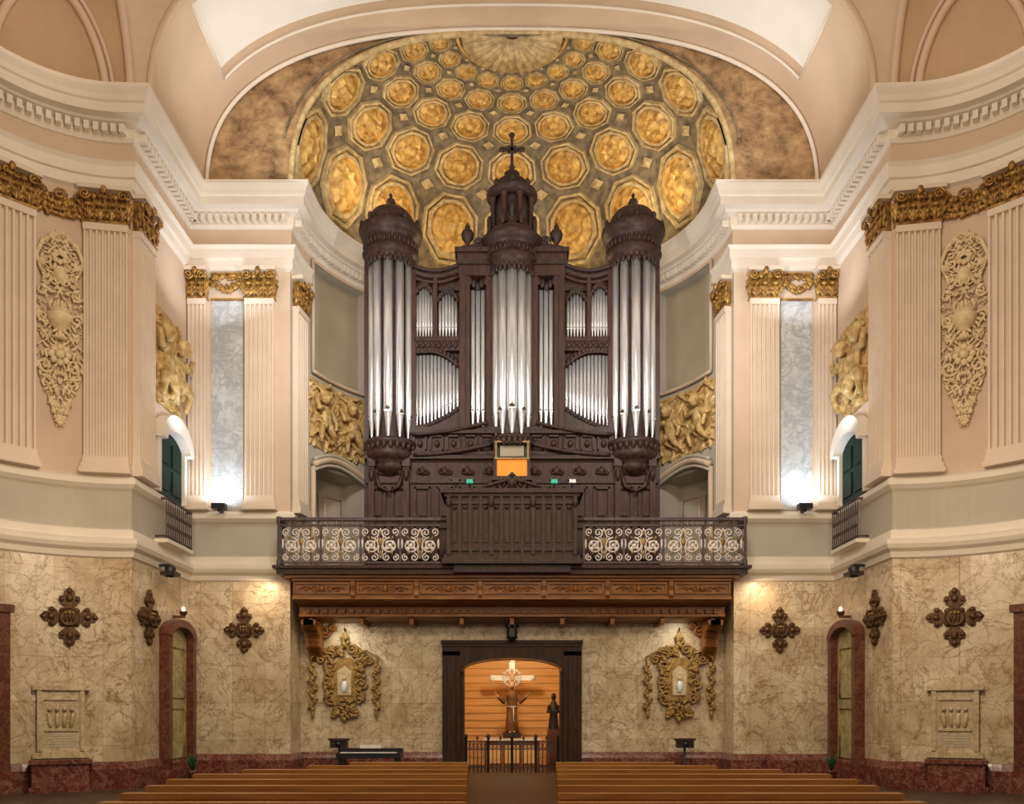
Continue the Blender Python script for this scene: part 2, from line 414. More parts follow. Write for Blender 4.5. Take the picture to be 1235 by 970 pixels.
def putto(b,x,z,h,sd,mat,seed=0):
    b.ell((x,-.14,z+h*.52),(h*.12,.12,h*.17),mat,sd*.25); b.ell((x-sd*h*.02,-.14,z+h*.38),(h*.13,.12,h*.12),mat)
    b.ell((x+sd*h*.06,-.2,z+h*.8),(h*.095,h*.1,h*.11),mat); b.ell((x+sd*h*.06,-.16,z+h*.85),(h*.11,h*.1,h*.09),mat)
    b.ell((x+sd*h*.07,-.2-h*.1,z+h*.79),(h*.018,h*.02,h*.022),mat)
    b.tube([(x+sd*h*.1,-.15,z+h*.62),(x+sd*h*.25,-.2,z+h*.58),(x+sd*h*.33,-.2,z+h*.75)],[h*.055,h*.045,h*.035],mat,8)
    b.tube([(x-sd*h*.1,-.15,z+h*.6),(x-sd*h*.23,-.18,z+h*.45),(x-sd*h*.2,-.22,z+h*.3)],[h*.055,h*.045,h*.035],mat,8)
    b.tube([(x+sd*h*.06,-.16,z+h*.34),(x+sd*h*.2,-.24,z+h*.25),(x+sd*h*.16,-.16,z+h*.02)],[h*.08,h*.06,h*.035],mat,8)
    b.tube([(x-sd*h*.06,-.16,z+h*.34),(x-sd*h*.14,-.2,z+h*.2),(x-sd*h*.28,-.14,z+h*.06)],[h*.08,h*.06,h*.035],mat,8)
    for k in range(5): b.ell((x-sd*h*(.16+.05*k),-.07,z+h*(.72-.04*k)),(h*.035,.04,h*(.2-.02*k)),mat,-sd*(.4+.15*k))
def relief(X,w,h,mat,name,n=2,seed=0):
    R=random.Random(seed)
    b=MB(); b.X=X; b.box(-w/2,w/2,-.04,.02,0,h,mat)
    for i in range(n):
        putto(b,-w/2+w*(i+.5)/n,h*.06,h*.86,1 if i%2 else -1,mat,seed+i)
    for i in range(46):
        x=R.uniform(-w/2,w/2); z=R.uniform(0,h)*(.5 if i%2 else 1)
        b.ell((x,-.06,z),(.035,.06,.12),mat,R.uniform(0,3),6,4)
    b.tube([(-w/2,-.08,h*.1),(-w/5,-.12,h*.3),(w/5,-.12,h*.12),(w/2,-.08,h*.35)],.05,mat,8)
    b.tube([(-w/2,-.08,h*.95),(-w/5,-.12,h*.86),(w/5,-.12,h*.97),(w/2,-.08,h*.8)],.04,mat,8)
    b.make(name,remesh=.02)
for s in (-1,1):
    relief(aframe(s*68,8.42),1.15,1.75,gold_or,'gilded_putto_relief',1,5)
    relief(aframe(s*55,8.42),1.25,1.75,gold_or,'gilded_putto_relief',1,9)
    relief(FR(s*7.79,18.78,8.4,-s*pi/2),1.3,2.1,gold_or,'gilded_angel_relief',2,12)
    b=MB(); b.X=FR(s*7.79,18.8,6.42,-s*pi/2)
    ar=[(-.66,0),(.66,0),(.66,1.1)]+[(.66*cos(a),1.1+.35*sin(a)) for a in L(0,pi,12)][1:]
    b.prism(ar,-.04,0,green)
    b.box(-.78,-.64,-.12,0,0,1.15,cream_w); b.box(.64,.78,-.12,0,0,1.15,cream_w)
    o=[(.86*cos(a),1.15+.68*sin(a)) for a in L(0,pi,14)]; i=[(.64*cos(a),1.15+.3*sin(a)) for a in L(pi,0,14)]
    b.prism(o+i,-.26,0,cream_w)
    for z in (.12,.72): 
        for x in (-.32,.32): b.box(x-.24,x+.24,-.07,-.04,z,z+.5,green)
    b.make('door_side')
    b=MB(); b.X=FR(s*7.8,18.8,5.33,-s*pi/2)
    b.box(-.72,.72,-.3,0,-.04,.04,cream_w)
    b.tube([(-.7,-.02,.92),(-.7,-.26,.92),(.7,-.26,.92),(.7,-.02,.92)],.028,iron)
    b.tube([(-.7,-.02,.1),(-.7,-.26,.1),(.7,-.26,.1),(.7,-.02,.1)],.022,iron)
    for k in range(13):
        x=-.7+1.4*k/12; b.tube([(x,-.26,.03),(x,-.26,.92)],.013,iron,5)
        if k<12: b.scroll(x+.058,.6,.055,1.3,1,.011,iron,-.26); b.scroll(x+.058,.35,.05,1.3,-1,.011,iron,-.26)
    b.make('side_balcony_railing')

# ---------------------------------------------------------------- vault
def sup(t,a,rise,n):
    c,s_=cos(t),sin(t); return (a*(1 if c>0 else -1)*abs(c)**(2/n),TOP+rise*abs(s_)**(2/n))
th=L(0,pi,160)
b=MB()
def vf(a,r): return lambda t,y:(sup(t,a,r,2.6)[0],y,sup(t,a,r,2.6)[1])
T0=.50
def skipv(t,y): return T0<t<pi-T0 and 17.3<y<19.3
tt=sorted(set(th+[T0,pi-T0]))
b.grid(vf(7.4,4.0),tt,[17,17.3,19.3,20.0],cream,True,skipv)
tw=[t for t in tt if T0-1e-6<=t<=pi-T0+1e-6]
b.grid(vf(7.6,4.25),tw,[17.3,19.3],vaultw,True)
for y in (17.3,19.3):
    P=[vf(7.4,4.0)(t,y) for t in tw]; Q=[vf(7.6,4.25)(t,y) for t in tw]; n=len(tw)
    b.add(P+Q,[(i,i+1,n+i+1,n+i) for i in range(n-1)],cream)
    b.tube([vf(7.4,4.0)(t,y) for t in tw],.03,cream_w,5)
for t in (T0,pi-T0):
    p=vf(7.4,4.0);q=vf(7.6,4.25)
    b.add([p(t,17.3),p(t,19.3),q(t,19.3),q(t,17.3)],[(0,1,2,3)],cream)
    b.tube([p(t,17.3),p(t,19.3)],.03,cream_w,5)
b.tube([vf(7.34,3.95)(t,19.93) for t in th],.05,cream_w,8)
b.tube([vf(7.42,4.0)(t,17.0) for t in th],.08,cream,8)
b.make('ceiling_barrel_vault')
# painted crescent; its inner edge laps slightly over the mouth of the half dome
b=MB(); V=[];n=len(th)
for t in th: x,z=sup(t,7.4,4.0,2.6); V.append((x,20,z))
for t in th: x,z=sup(t,AA-.05,3.88,2.7); V.append((x,19.99,z))
b.add(V,[(i,i+1,n+i+1,n+i) for i in range(n-1)],cresc)
b.tube([(x,19.98,z) for x,z in [sup(t,AA-.02,3.90,2.7) for t in th]],.075,coff_r,8)
b.tube([(x,19.97,z) for x,z in [sup(t,AA+.25,4.0,2.7) for t in th[12:-12]] if z<TOP+3.85],.03,dome_bg,6)
b.make('wall_painted_crescent')
def conch(s,t,e,k=1): 
    r=NR*cos(e)*k; return (s*(NC[0]+r*sin(t)),NC[1]+r*cos(t),TOP+NR*1.15*sin(e)*k)
for s in (-1,1):
    b=MB()
    es=L(0,radians(84),16)
    b.grid(lambda t,e:conch(s,t,e),L(0,pi/2,18),es,conchm)
    P=[];Q=[]
    for e in es:
        p=conch(s,0,e); zz=min(p[2],TOP+3.95); q=((zz-TOP)/4.0); x=7.4*(1-q**2.6)**(1/2.6); P.append(p); Q.append((s*x,17,zz))
    n=len(P); b.add(P+Q,[(i,i+1,n+i+1,n+i) for i in range(n-1)],cream)
    b.tube([conch(s,0,e,.985) for e in es],.09,cream,6)
    for w_,tc in ((.05,0),(.09,3)):
        P=[conch(s,radians(31+(24-tc)*cos(k)),radians(1+(36-tc)*sin(k)),.99) for k in L(0,pi,24)]
        b.tube(P,w_,cream,6)
    b.grid(lambda y,z:(s*10.6,y,z),[-3,14.2],[TOP,18],cream)
    b.make('ceiling_corner_conch')

# ---------------------------------------------------------------- coffered half dome
EX=2/2.7
def dome(phi,e,off=0):
    c=max(cos(e),0)**EX; s_=max(sin(e),0)**EX; r=(AA-off)/AA
    return Vector((AA*c*sin(phi)*r,20+AB*c*cos(phi)*r,TOP+3.93*s_*(3.93-off)/3.93))
b=MB(); b.grid(lambda p,e:dome(p,e),L(-pi/2,pi/2,72),[radians(x) for x in [0,.3,1,2,3]+[4.5+1.5*i for i in range(56)]+[89,89.6,90]],dome_bg)
rows=[(2.5,32),(32,52.5),(52.5,65.5),(65.5,74),(74,80)]
NB=16
for ri,(ea,eb) in enumerate(rows):
    ec=(ea+eb)/2; re=(eb-ea)/2*.97; rp=10.25*.96
    sc=[1,.85,.68,.52,.38][ri]
    for k in range(-4,5):
        pc=k*20.5
        def ring(f,off,sq=0,sc_=0):
            R=[]
            for i in range(NB):
                a=2*pi*i/NB
                oc=1/max(abs(cos(((a+pi/8)%(pi/4))-pi/8)),.5)*.94 if sq else 1
                fr=f*oc*(1+sc_*(1 if i%2 else -1))
                R.append(dome(radians(max(-90,min(90,pc+rp*fr*cos(a)))),radians(max(.5,ec+re*fr*sin(a))),off*sc))
            return R
        spec=[(1,0,1,0,coff_r),(.98,.10,1,0,coff_r),(.91,.12,1,0,coff_r),(.88,.03,1,0,coff_r),(.83,.03,1,0,dome_bg),(.79,.1,0,0,coff_g),(.70,.12,0,0,coff_r),(.66,-.0,0,0,coff_g),(.54,.08,0,.1,coff_g),(.40,.18,0,.14,coff_g),(.27,.09,0,0,coff_g),(.14,.22,0,0,coff_g)]
        prev=None
        for f,off,sq,scl,mt in spec:
            R=ring(f,off,sq,scl)
            if prev: b.add([*prev,*R],[(i,(i+1)%NB,NB+(i+1)%NB,NB+i) for i in range(NB)],mt,False)
            prev=R
        b.add(prev,[tuple(range(NB))],coff_g)
    for k in range(-5,5):
        pc=(k+.5)*20.5; e0=eb
        if abs(pc)>88: continue
        d=[dome(radians(max(-90,min(90,pc+dx*2.6))),radians(e0+dz*re*.17),.06*sc) for dx,dz in ((-1,0),(0,-1),(1,0),(0,1))]+[dome(radians(pc),radians(e0),.12*sc)]
        b.add(d,[(0,1,4),(1,2,4),(2,3,4),(3,0,4)],coff_r)
for k in range(-8,9):
    p=radians(k*11); b.tube([dome(p*.9,radians(89.4),.05),dome(p,radians(86),.1),dome(p,radians(82.2),.05)],[.03,.09,.15],coff_r,6)
for e in (81.2,84.5,87.5): b.tube([dome(radians(p),radians(e),.03) for p in range(-88,89,8)],.045,coff_g,6)
b.tube([(*apse(radians(p),.985),TOP+.1) for p in range(-88,89,4)],.1,coff_g,6)
b.make('coffered_half_dome')

# ---------------------------------------------------------------- balcony
b=MB()
pl=[(-5.5,19.35),(5.5,19.35),(5.5,19.98),(5.3,19.98)]+[apse(radians(p),.985) for p in L(86,-86,30)]+[(-5.3,19.98),(-5.5,19.98)]
b.prismz(pl,4.86,5.0,owood2)
b.box(-5.58,5.58,19.27,19.95,4.93,5.0,owood); b.box(-5.5,5.5,19.33,19.93,4.8,4.87,owood); b.box(-5.36,5.36,19.45,19.95,4.74,4.8,swood)
prof=[(19.55,4.74),(19.55,4.68),(19.62,4.66),(19.62,4.32),(19.55,4.3),(19.55,4.24),(19.75,4.22),(19.8,4.2),(20.2,4.15),(20.2,3.98),(20.15,3.96),(20.15,3.9),(20.3,3.86),(20.98,3.82),(20.98,4.78),(19.6,4.78)]
b.prismx(prof,-5.18,5.18,swood)
for i in range(7):
    x=-4.5+9*i/6
    for z in (4.37,4.6): b.box(x-.62,x+.62,19.57,19.63,z,z+.035,swood)
    for q in (-.66,.62): b.box(x+q,x+q+.04,19.57,19.63,4.37,4.635,swood)
    for sd in (-1,1):
        b.scroll(x+sd*.16,4.5,.09,1.4,sd,.018,swood,19.6,a0=pi if sd>0 else 0)
        b.scroll(x+sd*.36,4.5,.07,1.3,-sd,.016,swood,19.6)
        b.tube([(x+sd*.25,19.6,4.5),(x+sd*.4,19.59,4.55),(x+sd*.55,19.6,4.48)],[.025,.02,.01],swood,6)
    b.ell((x,19.59,4.5),(.07,.05,.1),swood)
    if i<6:
        xc=x+.75; b.prismx([(19.62,4.66),(19.5,4.66),(19.5,4.56),(19.54,4.45),(19.5,4.34),(19.56,4.24),(19.62,4.24)],xc-.05,xc+.05,swood)
for i in range(48):
    x=-4.95+9.9*i/47; b.box(x-.05,x+.05,20.12,20.2,3.98,4.08,swood)
for x in L(-4.9,4.9,8): b.box(x-.05,x+.05,20.2,20.95,3.72,3.86,swood)
for s in (-1,1):
    for k in range(2):
        x0=s*(5.12-.06*k)
        cons=[(20.98,3.82),(20.1,3.82),(20.1,3.7),(20.25,3.6),(20.45,3.55),(20.6,3.4),(20.62,3.2),(20.75,3.1),(20.9,2.95),(20.98,2.85)]
        b.prismx(cons,min(x0,x0-s*.3),max(x0,x0-s*.3),swood)
    b.X=FR(s*4.72,20.95,3.5,0); b.scroll(0,0.1,.16,1.5,s,.04,swood,-.1); b.scroll(-s*.2,.22,.1,1.3,s,.03,swood,-.1); b.X=ID
b.make('organ_balcony')

def rail_panel(b,w,h):
    b.box(-w/2-.025,-w/2+.025,-.03,.03,0,h,iron)
    t=1.35
    for sd in (-1,1):
        b.scroll(sd*w*.235,h*.45,w*.205,1.9,sd,.017*t,ironl,-.01,a0=pi/2)
        b.scroll(sd*w*.14,h*.8,w*.12,1.5,-sd,.014*t,ironl,-.01,a0=-pi/2)
        b.scroll(sd*w*.37,h*.82,w*.1,1.4,sd,.013*t,ironl,-.01,a0=-pi/2)
        b.scroll(sd*w*.15,h*.13,w*.105,1.4,sd,.013*t,ironl,-.01,a0=pi/2)
        b.scroll(sd*w*.38,h*.12,w*.09,1.4,-sd,.013*t,ironl,-.01,a0=pi/2)
        b.tube([(0,-.01,h*.1),(sd*w*.06,-.01,h*.3),(sd*w*.02,-.01,h*.5),(sd*w*.08,-.01,h*.7),(0,-.01,h*.92)],.015,ironl,5)
        b.ell((sd*w*.235,-.02,h*.45),(.05,.025,.055),ironl)
        for q in range(4): b.ell((sd*(w*.235+.1*cos(q*pi/2+.7)),-.02,h*.45+.1*sin(q*pi/2+.7)),(.04,.015,.055),ironl,q,6,4)
        b.ell((sd*w*.46,-.01,h*.5),(.03,.015,.12),ironl)
        b.ell((sd*w*.3,-.02,h*.66),(.03,.02,.05),goldl,.5*sd,6,4); b.ell((sd*w*.28,-.02,h*.26),(.03,.02,.05),goldl,-.5*sd,6,4)
    b.ell((0,-.02,h*.55),(.06,.03,.1),goldl); b.ell((0,-.02,h*.25),(.045,.03,.06),goldl); b.ell((0,-.02,h*.8),(.035,.03,.05),goldl)
b=MB(); H=.86
def railrun(b,w):
    b.box(-w/2,w/2,-.05,.05,1.06,1.13,iron); b.box(-w/2,w/2,-.03,.03,.93,.97,iron); b.box(-w/2,w/2,-.03,.03,.06,.1,iron)
    n=int(w/.12)
    for i in range(n):
        x=-w/2+w*(i+.5)/n; b.tube([(x+.04*cos(a),0,1.015+.035*sin(a)) for a in L(0,2*pi*.9,8)],.009,iron,4)
for s in (-1,1):
    for i in range(4):
        b.X=FR(s*(2.15+.93*i),19.42,5.09,0); rail_panel(b,.93,H)
    b.X=FR(s*3.56,19.42,5.0,0); railrun(b,3.76)
    b.X=FR(s*5.46,19.7,5.0,-s*pi/2); railrun(b,.55); b.X=FR(s*5.46,19.7,5.09,-s*pi/2); rail_panel(b,.5,H)
    b.X=ID
    b.lathe([(.05,5),(.06,5.1),(.035,5.2),(.035,5.95),(.06,6.05),(.06,6.15),(0,6.16)],(s*5.46,19.42,0),iron,10)
b.make('balcony_railing')

b=MB(); y0=19.15
b.box(-1.5,1.5,y0,20.1,5.0,6.62,owood)
b.box(-1.62,1.62,y0-.1,20.1,5.0,5.1,owood2); b.box(-1.57,1.57,y0-.06,20.1,5.1,5.2,owood2)
b.box(-1.56,1.56,y0-.06,20.1,6.55,6.62,owood2); b.box(-1.64,1.64,y0-.13,20.15,6.62,6.72,owood2)
b.box(-1.35,1.35,y0+.04,y0+.18,4.82,5.0,owood2)
for i in range(13):
    x=-1.44+2.88*i/12; b.box(x-.03,x+.03,y0-.06,y0,5.2,6.55,owood2)
    if i<12:
        b.box(x+.08,x+.16,y0-.03,y0,5.5,6.25,owood2); b.ell((x+.12,y0-.03,6.3),(.05,.03,.05),owood2,0,6,4)
for z in (5.3,6.38): b.box(-1.5,1.5,y0-.05,y0,z,z+.07,owood2)
for x in (-1.5,1.41,-.52,.44):
    b.box(x,x+.09,y0-.1,y0,5.2,6.55,owood2); b.ell((x+.045,y0-.1,6.4),(.07,.05,.12),owood2)
for s in (-1,1):
    b.scroll(s*.22,6.84,.15,1.5,s,.035,owood2,y0+.02,a0=pi/2); b.scroll(s*.48,6.78,.09,1.4,-s,.03,owood2,y0+.02,a0=pi/2)
    b.tube([(s*.1,y0,6.95),(s*.4,y0,6.86),(s*.75,y0,6.74)],[.05,.04,.02],owood2)
b.ell((0,y0,6.92),(.14,.06,.18),owood2); b.ell((0,y0-.03,7.05),(.06,.05,.07),owood2)
b.make('choir_organ_case')

# ---------------------------------------------------------------- main organ
b=MB()
def opipe(x,y,z0,z1,r,seg=14,foot=.5,fdir=0):
    b.lathe([(r*.25,0),(r*.9,foot),(r,foot+.03),(r,z1-z0),(r*.9,z1-z0),(r*.85,z1-z0-.05)],(x,y,z0),pipe,seg)
    mz=z0+foot+r*.2
    b.X=b.X@Matrix.Translation((x,y,0))@Matrix.Rotation(fdir,4,'Z')
    b.prism([(-r*.55,mz),(r*.55,mz),(r*.45,mz+r*.55),(0,mz+r*1.0),(-r*.45,mz+r*.55)],-r*1.03,-r*.8,blackm)
    b.box(-r*.6,r*.6,-r*1.1,-r*.8,mz-.03,mz,pipe)
    b.X=ID
YF=21.45
b.box(-3.75,3.75,YF,YF+.7,5.0,12.95,owood)
b.box(-3.68,3.68,21.12,YF+.1,5.0,8.05,owood)
for z,p in ((5.0,.08),(5.25,.04),(7.4,.05),(8.0,.12),(8.12,.06)): b.box(-3.7-p*.4,3.7+p*.4,21.12-p,YF+.1,z,z+.09,owood2)
b.box(-2.6,2.6,21.2,YF+.1,8.1,8.75,owood)
for z,p in ((8.68,.1),(8.78,.05)): b.box(-2.6,2.6,21.2-p,YF+.1,z,z+.08,owood2)
for i in range(13):
    x=-3.42+6.84*i/12
    if abs(x)<.5: continue
    for z in (5.45,6.45):
        h=.85
        for q0,q1,a0,a1 in ((-.21,.21,0,.05),(-.21,.21,h-.05,h),(-.21,-.16,0,h),(.16,.21,0,h)): b.box(x+q0,x+q1,21.05,21.12,z+a0,z+a1,owood2)
        b.box(x-.1,x+.1,21.07,21.12,z+.12,z+h-.12,owood)
    b.scroll(x-.08,7.7,.09,1.4,1,.022,owood2,21.08); b.scroll(x+.1,7.7,.08,1.4,-1,.022,owood2,21.08); b.ell((x,21.08,7.72),(.06,.05,.12),owood2)
for i in range(12):
    x=-2.35+4.7*i/11
    if abs(x)<.3: continue
    for q0,q1,a0,a1 in ((-.17,.17,0,.04),(-.17,.17,.36,.4),(-.17,-.13,0,.4),(.13,.17,0,.4)): b.box(x+q0,x+q1,21.13,21.2,8.24+a0,8.24+a1,owood2)
    b.ell((x,21.17,8.44),(.07,.05,.1),owood2)
def tower(cx,zp0,zp1,R,n,crown,corb,rbig,rs):
    yc=21.35
    b.lathe([(R*.7,zp0),(R*.7,zp1)],(cx,yc,0),owood2,16,pi,2*pi)
    for sd in (-1,1): b.box(cx+sd*(R+.02)-.06,cx+sd*(R+.02)+.06,yc-.12,yc+.2,zp0-.1,zp1+.1,owood)
    for i in range(n):
        a=pi+pi*(i+.5)/n; q=abs((i+.5)/n-.5)*2
        r=rbig*(1-q)+rs*q
        opipe(cx+(R-r)*cos(a),yc+(R-r)*sin(a),zp0+.02,zp1+.05,r,14,.5+.12*(1-q),a+pi/2)
    b.lathe(crown,(cx,yc,0),owood2,28); b.lathe(corb,(cx,yc,0),owood2,28)
    for i in range(14):
        a=pi+pi*(i+.5)/14
        b.ell((cx+(R+.02)*cos(a),yc+(R+.02)*sin(a),zp1-.03),(.06,.05,.12),owood2,0,6,4)
    for i in range(20):
        a=pi*.9+pi*1.2*(i+.5)/20; zc=crown[4][1]+.2
        b.ell((cx+(crown[5][0]+.01)*cos(a),yc+(crown[5][0]+.01)*sin(a),zc),(.045,.04,.1),owood2,0,6,4)
    for i in range(12):
        a=pi+pi*(i+.5)/12; b.ell((cx+(corb[2][0]*.9)*cos(a),yc+(corb[2][0]*.9)*sin(a),corb[2][1]-.1),(.07,.06,.14),owood2,0,6,4)
for s in (-1,1):
    crown=[(.5,13.0),(.62,13.03),(.64,13.12),(.64,13.2),(.73,13.28),(.66,13.34),(.66,13.62),(.74,13.68),(.8,13.8),(.82,13.9),(.76,13.93),(.64,13.97),(.62,14.06),(.58,14.24),(.47,14.38),(.3,14.48),(.14,14.53),(.08,14.6),(.13,14.67),(.1,14.76),(.03,14.82),(.05,14.88),(0,14.96)]
    corb=[(.3,8.5),(.66,8.48),(.7,8.4),(.66,8.32),(.6,8.28),(.64,8.18),(.66,8.08),(.6,7.98),(.45,7.9),(.5,7.82),(.42,7.7),(.25,7.58),(.14,7.52),(.18,7.42),(.1,7.32),(0,7.2)]
    tower(s*3.12,8.5,13.05,.58,5,crown,corb,.115,.085)
    for k in range(5):
        a=pi+pi*(k+.5)/5; b.ell((s*3.12+.74*cos(a),21.35+.74*sin(a),14.02),(.06,.05,.1),owood2)
    for x in (2.68,3.56):
        b.box(s*x-.07,s*x+.07,20.98,21.2,5,8.0,owood)
        b.box(s*x-.1,s*x+.1,20.95,21.2,7.8,8.0,owood2); b.box(s*x-.1,s*x+.1,20.95,21.2,5.3,5.45,owood2)
        b.ell((s*x,20.96,7.6),(.07,.06,.18),owood2)
    for q in (-1,1): b.tube([(s*3.12+q*.38,21.05,7.75),(s*3.12+q*.25,21.02,7.3),(s*3.12,21.0,7.15)],[.04,.06,.03],owood2,6)
crown=[(.4,12.8),(.56,12.82),(.58,12.9),(.58,13.02),(.68,13.1),(.62,13.16),(.62,13.4),(.7,13.46),(.78,13.56),(.8,13.64),(.72,13.68),(.5,13.7)]
corb=[(.3,8.6),(.58,8.58),(.6,8.52),(.54,8.46),(.5,8.42),(0,8.4)]
tower(0,8.58,12.85,.52,5,crown,corb,.13,.085)
b.lathe([(.66,13.68),(.66,13.85),(.6,13.9),(.5,13.92),(.5,14.0)],(0,21.4,0),owood2,8,0,2*pi,False)
b.lathe([(.42,13.9),(.42,14.75)],(0,21.4,0),owood2,16)
for k in range(8):
    a=k*pi/4+pi/8; x,y=.52*cos(a),21.4+.52*sin(a)
    b.lathe([(.09,13.95),(.065,14.02),(.065,14.6),(.1,14.7)],(x,y,0),owood,8)
    b.ell((.62*cos(a),21.4+.62*sin(a),14.05),(.07,.07,.2),owood2)
    a=k*pi/4; b.ell((.40*cos(a),21.4+.40*sin(a),14.32),(.09,.09,.22),blackm)
b.lathe([(.5,14.7),(.6,14.74),(.66,14.84),(.66,14.9),(.56,14.94),(.5,15.0),(.47,15.12),(.36,15.24),(.22,15.34),(.16,15.4),(.2,15.46),(.12,15.52),(.05,15.58),(.08,15.64),(.04,15.7),(0,15.72)],(0,21.4,0),owood2,24)
for k in range(8):
    a=k*pi/4; b.ell((.56*cos(a),21.4+.56*sin(a),15.0),(.07,.07,.1),owood2)
b.box(-.04,.04,21.37,21.43,15.65,16.45,owood2); b.box(-.26,.26,21.37,21.43,16.06,16.14,owood2)
for x,z in ((-.26,16.1),(.26,16.1),(0,16.47)): b.ell((x,21.4,z),(.08,.04,.08),owood2)
for a in range(8): b.ell((.11*cos(a*pi/4),21.4,16.1+.11*sin(a*pi/4)),(.035,.03,.035),owood2,0,6,4)
for s in (-1,1):
    b.box(min(s*.5,s*1.42),max(s*.5,s*1.42),21.15,21.7,13.02,13.14,owood2)
    b.box(min(s*.5,s*1.36),max(s*.5,s*1.36),21.2,21.7,12.75,13.1,owood)
    b.box(min(s*.5,s*1.46),max(s*.5,s*1.46),21.08,21.7,13.3,13.42,owood2); b.box(min(s*.5,s*1.4),max(s*.5,s*1.4),21.15,21.7,13.14,13.3,owood)
    b.prism([(s*.5,13.42),(s*1.4,13.42),(s*1.3,13.5),(s*.95,13.56),(s*.6,13.85)],21.2,21.6,owood2)
    b.scroll(s*.85,13.62,.13,1.4,s,.035,owood2,21.2)
    b.lathe([(.12,13.42),(.13,13.5),(.05,13.56),(.06,13.62),(.15,13.74),(.17,13.86),(.12,13.94),(.05,13.98),(.07,14.04),(.03,14.12),(0,14.16)],(s*1.14,21.3,0),owood2,14)
    for x in (.6,1.14): b.box(s*x-.06,s*x+.06,21.22,21.5,8.75,12.8,owood)
    b.box(s*1.27-.07,s*1.27+.07,21.18,21.5,8.75,12.8,owood)
    for i in range(3): opipe(s*(.74+.135*i),21.34,8.85,12.45-(.04 if i!=1 else 0),.06,12,.45)
    for i in range(5): b.ell((s*(.68+.1*i),21.26,12.5+.07*abs(i-2)),(.07,.05,.12),owood2,0,6,4)
    b.box(min(s*.6,s*1.2),max(s*.6,s*1.2),21.2,21.5,8.8,8.88,owood2)
    xa,xb=1.35,2.5
    b.box(s*2.53-.05,s*2.53+.05,21.22,21.5,8.75,12.9,owood)
    P=[(s*(1.3+1.35*u),21.3,12.95-.18*sin(pi*u)) for u in L(0,1,10)]
    b.tube(P,.09,owood2,8); b.tube([(x,y-.08,z+.11) for x,y,z in P],.05,owood2,8); b.tube([(x,y,z-.15) for x,y,z in P],.05,owood,8)
    b.prism([(x,z) for x,y,z in P]+[(s*2.65,12.45),(s*1.3,12.45)],21.38,21.6,owood2)
    b.box(s*1.97-.05,s*1.97+.05,21.24,21.5,11.1,12.75,owood)
    b.box(min(s*xa,s*2.5),max(s*xa,s*2.5),21.22,21.5,11.08,11.2,owood2); b.box(min(s*xa,s*2.5),max(s*xa,s*2.5),21.25,21.5,10.85,11.1,owood)
    for i in range(8): b.ell((s*(1.45+.14*i),21.24,10.98),(.06,.04,.09),owood2,.4,6,4)
    for x0,x1,nn,zt in ((1.4,1.9,6,12.35),(2.03,2.48,6,12.5)):
        for i in range(nn):
            u=(i+.5)/nn; x=x0+(x1-x0)*u; opipe(s*x,21.36,11.2,zt-.28*(2*u-1)**2,.037,10,.25)
        for i in range(9):
            u=i/8; b.ell((s*(x0+(x1-x0)*u),21.27,zt+.04-.22*(2*u-1)**2),(.05,.04,.08),owood2,0,6,4)
        b.tube([(s*(x0+(x1-x0)*u),21.27,zt+.1-.28*(2*u-1)**2) for u in L(0,1,8)],.035,owood2,6)
    nn=12
    for i in range(nn):
        u=(i+.5)/nn; x=xa+(xb-xa)*u
        opipe(s*x,21.36,8.88,10.76-.38*max(0,1-u*1.6)**1.8-.1*max(0,u-.8),.043,10,.3+.42*(1-u)**1.3)
    Q=[(s*(xa+(xb-xa)*u),8.9+.5*(1-u)**1.6) for u in L(0,1,12)]
    b.prism([(s*xa,8.8)]+Q+[(s*xb,8.8)],21.26,21.3,owood2)
    for q in Q: b.ell((q[0],21.26,q[1]-.03),(.08,.04,.06),owood2,0,6,4)
    Q=[(s*(xa+(xb-xa)*u),21.27,10.82-.38*max(0,1-u*1.6)**1.8-.1*max(0,u-.8)) for u in L(0,1,12)]
    b.tube(Q,.035,owood2,6)
    for q in Q: b.ell((q[0],21.27,q[2]+.07),(.06,.04,.09),owood2,0,6,4)
    b.box(s*3.72-.06,s*3.72+.06,21.2,21.6,5,13.0,owood)
    b.tube([(s*(.6+1.95*u),21.1,8.95-.3*sin(pi*u*.5)) for u in L(0,1,10)],.05,owood2,8)
    b.tube([(s*(.5+2.0*u),21.0,8.1+.28*(1-u)**2) for u in L(0,1,10)],.06,owood2,8)
b.box(-.5,.5,20.78,21.2,7.4,7.5,owood2)
b.box(-.46,-.38,20.86,21.2,7.5,8.4,owood2); b.box(.38,.46,20.86,21.2,7.5,8.4,owood2)
for z in (7.94,8.36): b.box(-.44,.44,20.84,20.95,z,z+.04,goldl)
for x in (-.42,.38): b.box(x,x+.04,20.83,20.9,7.96,8.38,goldl)
b.box(-.4,.4,20.95,21.0,7.97,8.4,blackm); b.box(-.3,.3,20.93,20.96,8.04,8.3,olive); b.box(-.38,.38,20.9,20.95,7.5,7.94,orange)
b.make('pipe_organ')
for x,mm in ((-1.05,greenl),(1.05,greenl),(1.5,white),(-1.4,black)):
    b=MB(); b.X=FR(x,20.62,5.0,0); b.box(-.16,.16,-.16,.16,0,.06,black); b.tube([(0,0,.05),(0,0,2.2),(0,-.06,2.3)],.02,black,6)
    b.box(-.08,.08,-.1,0,2.26,2.34,mm); b.box(-.12,.12,-.1,.06,2.34,2.38,black)
    b.make('desk_lamp_stand')

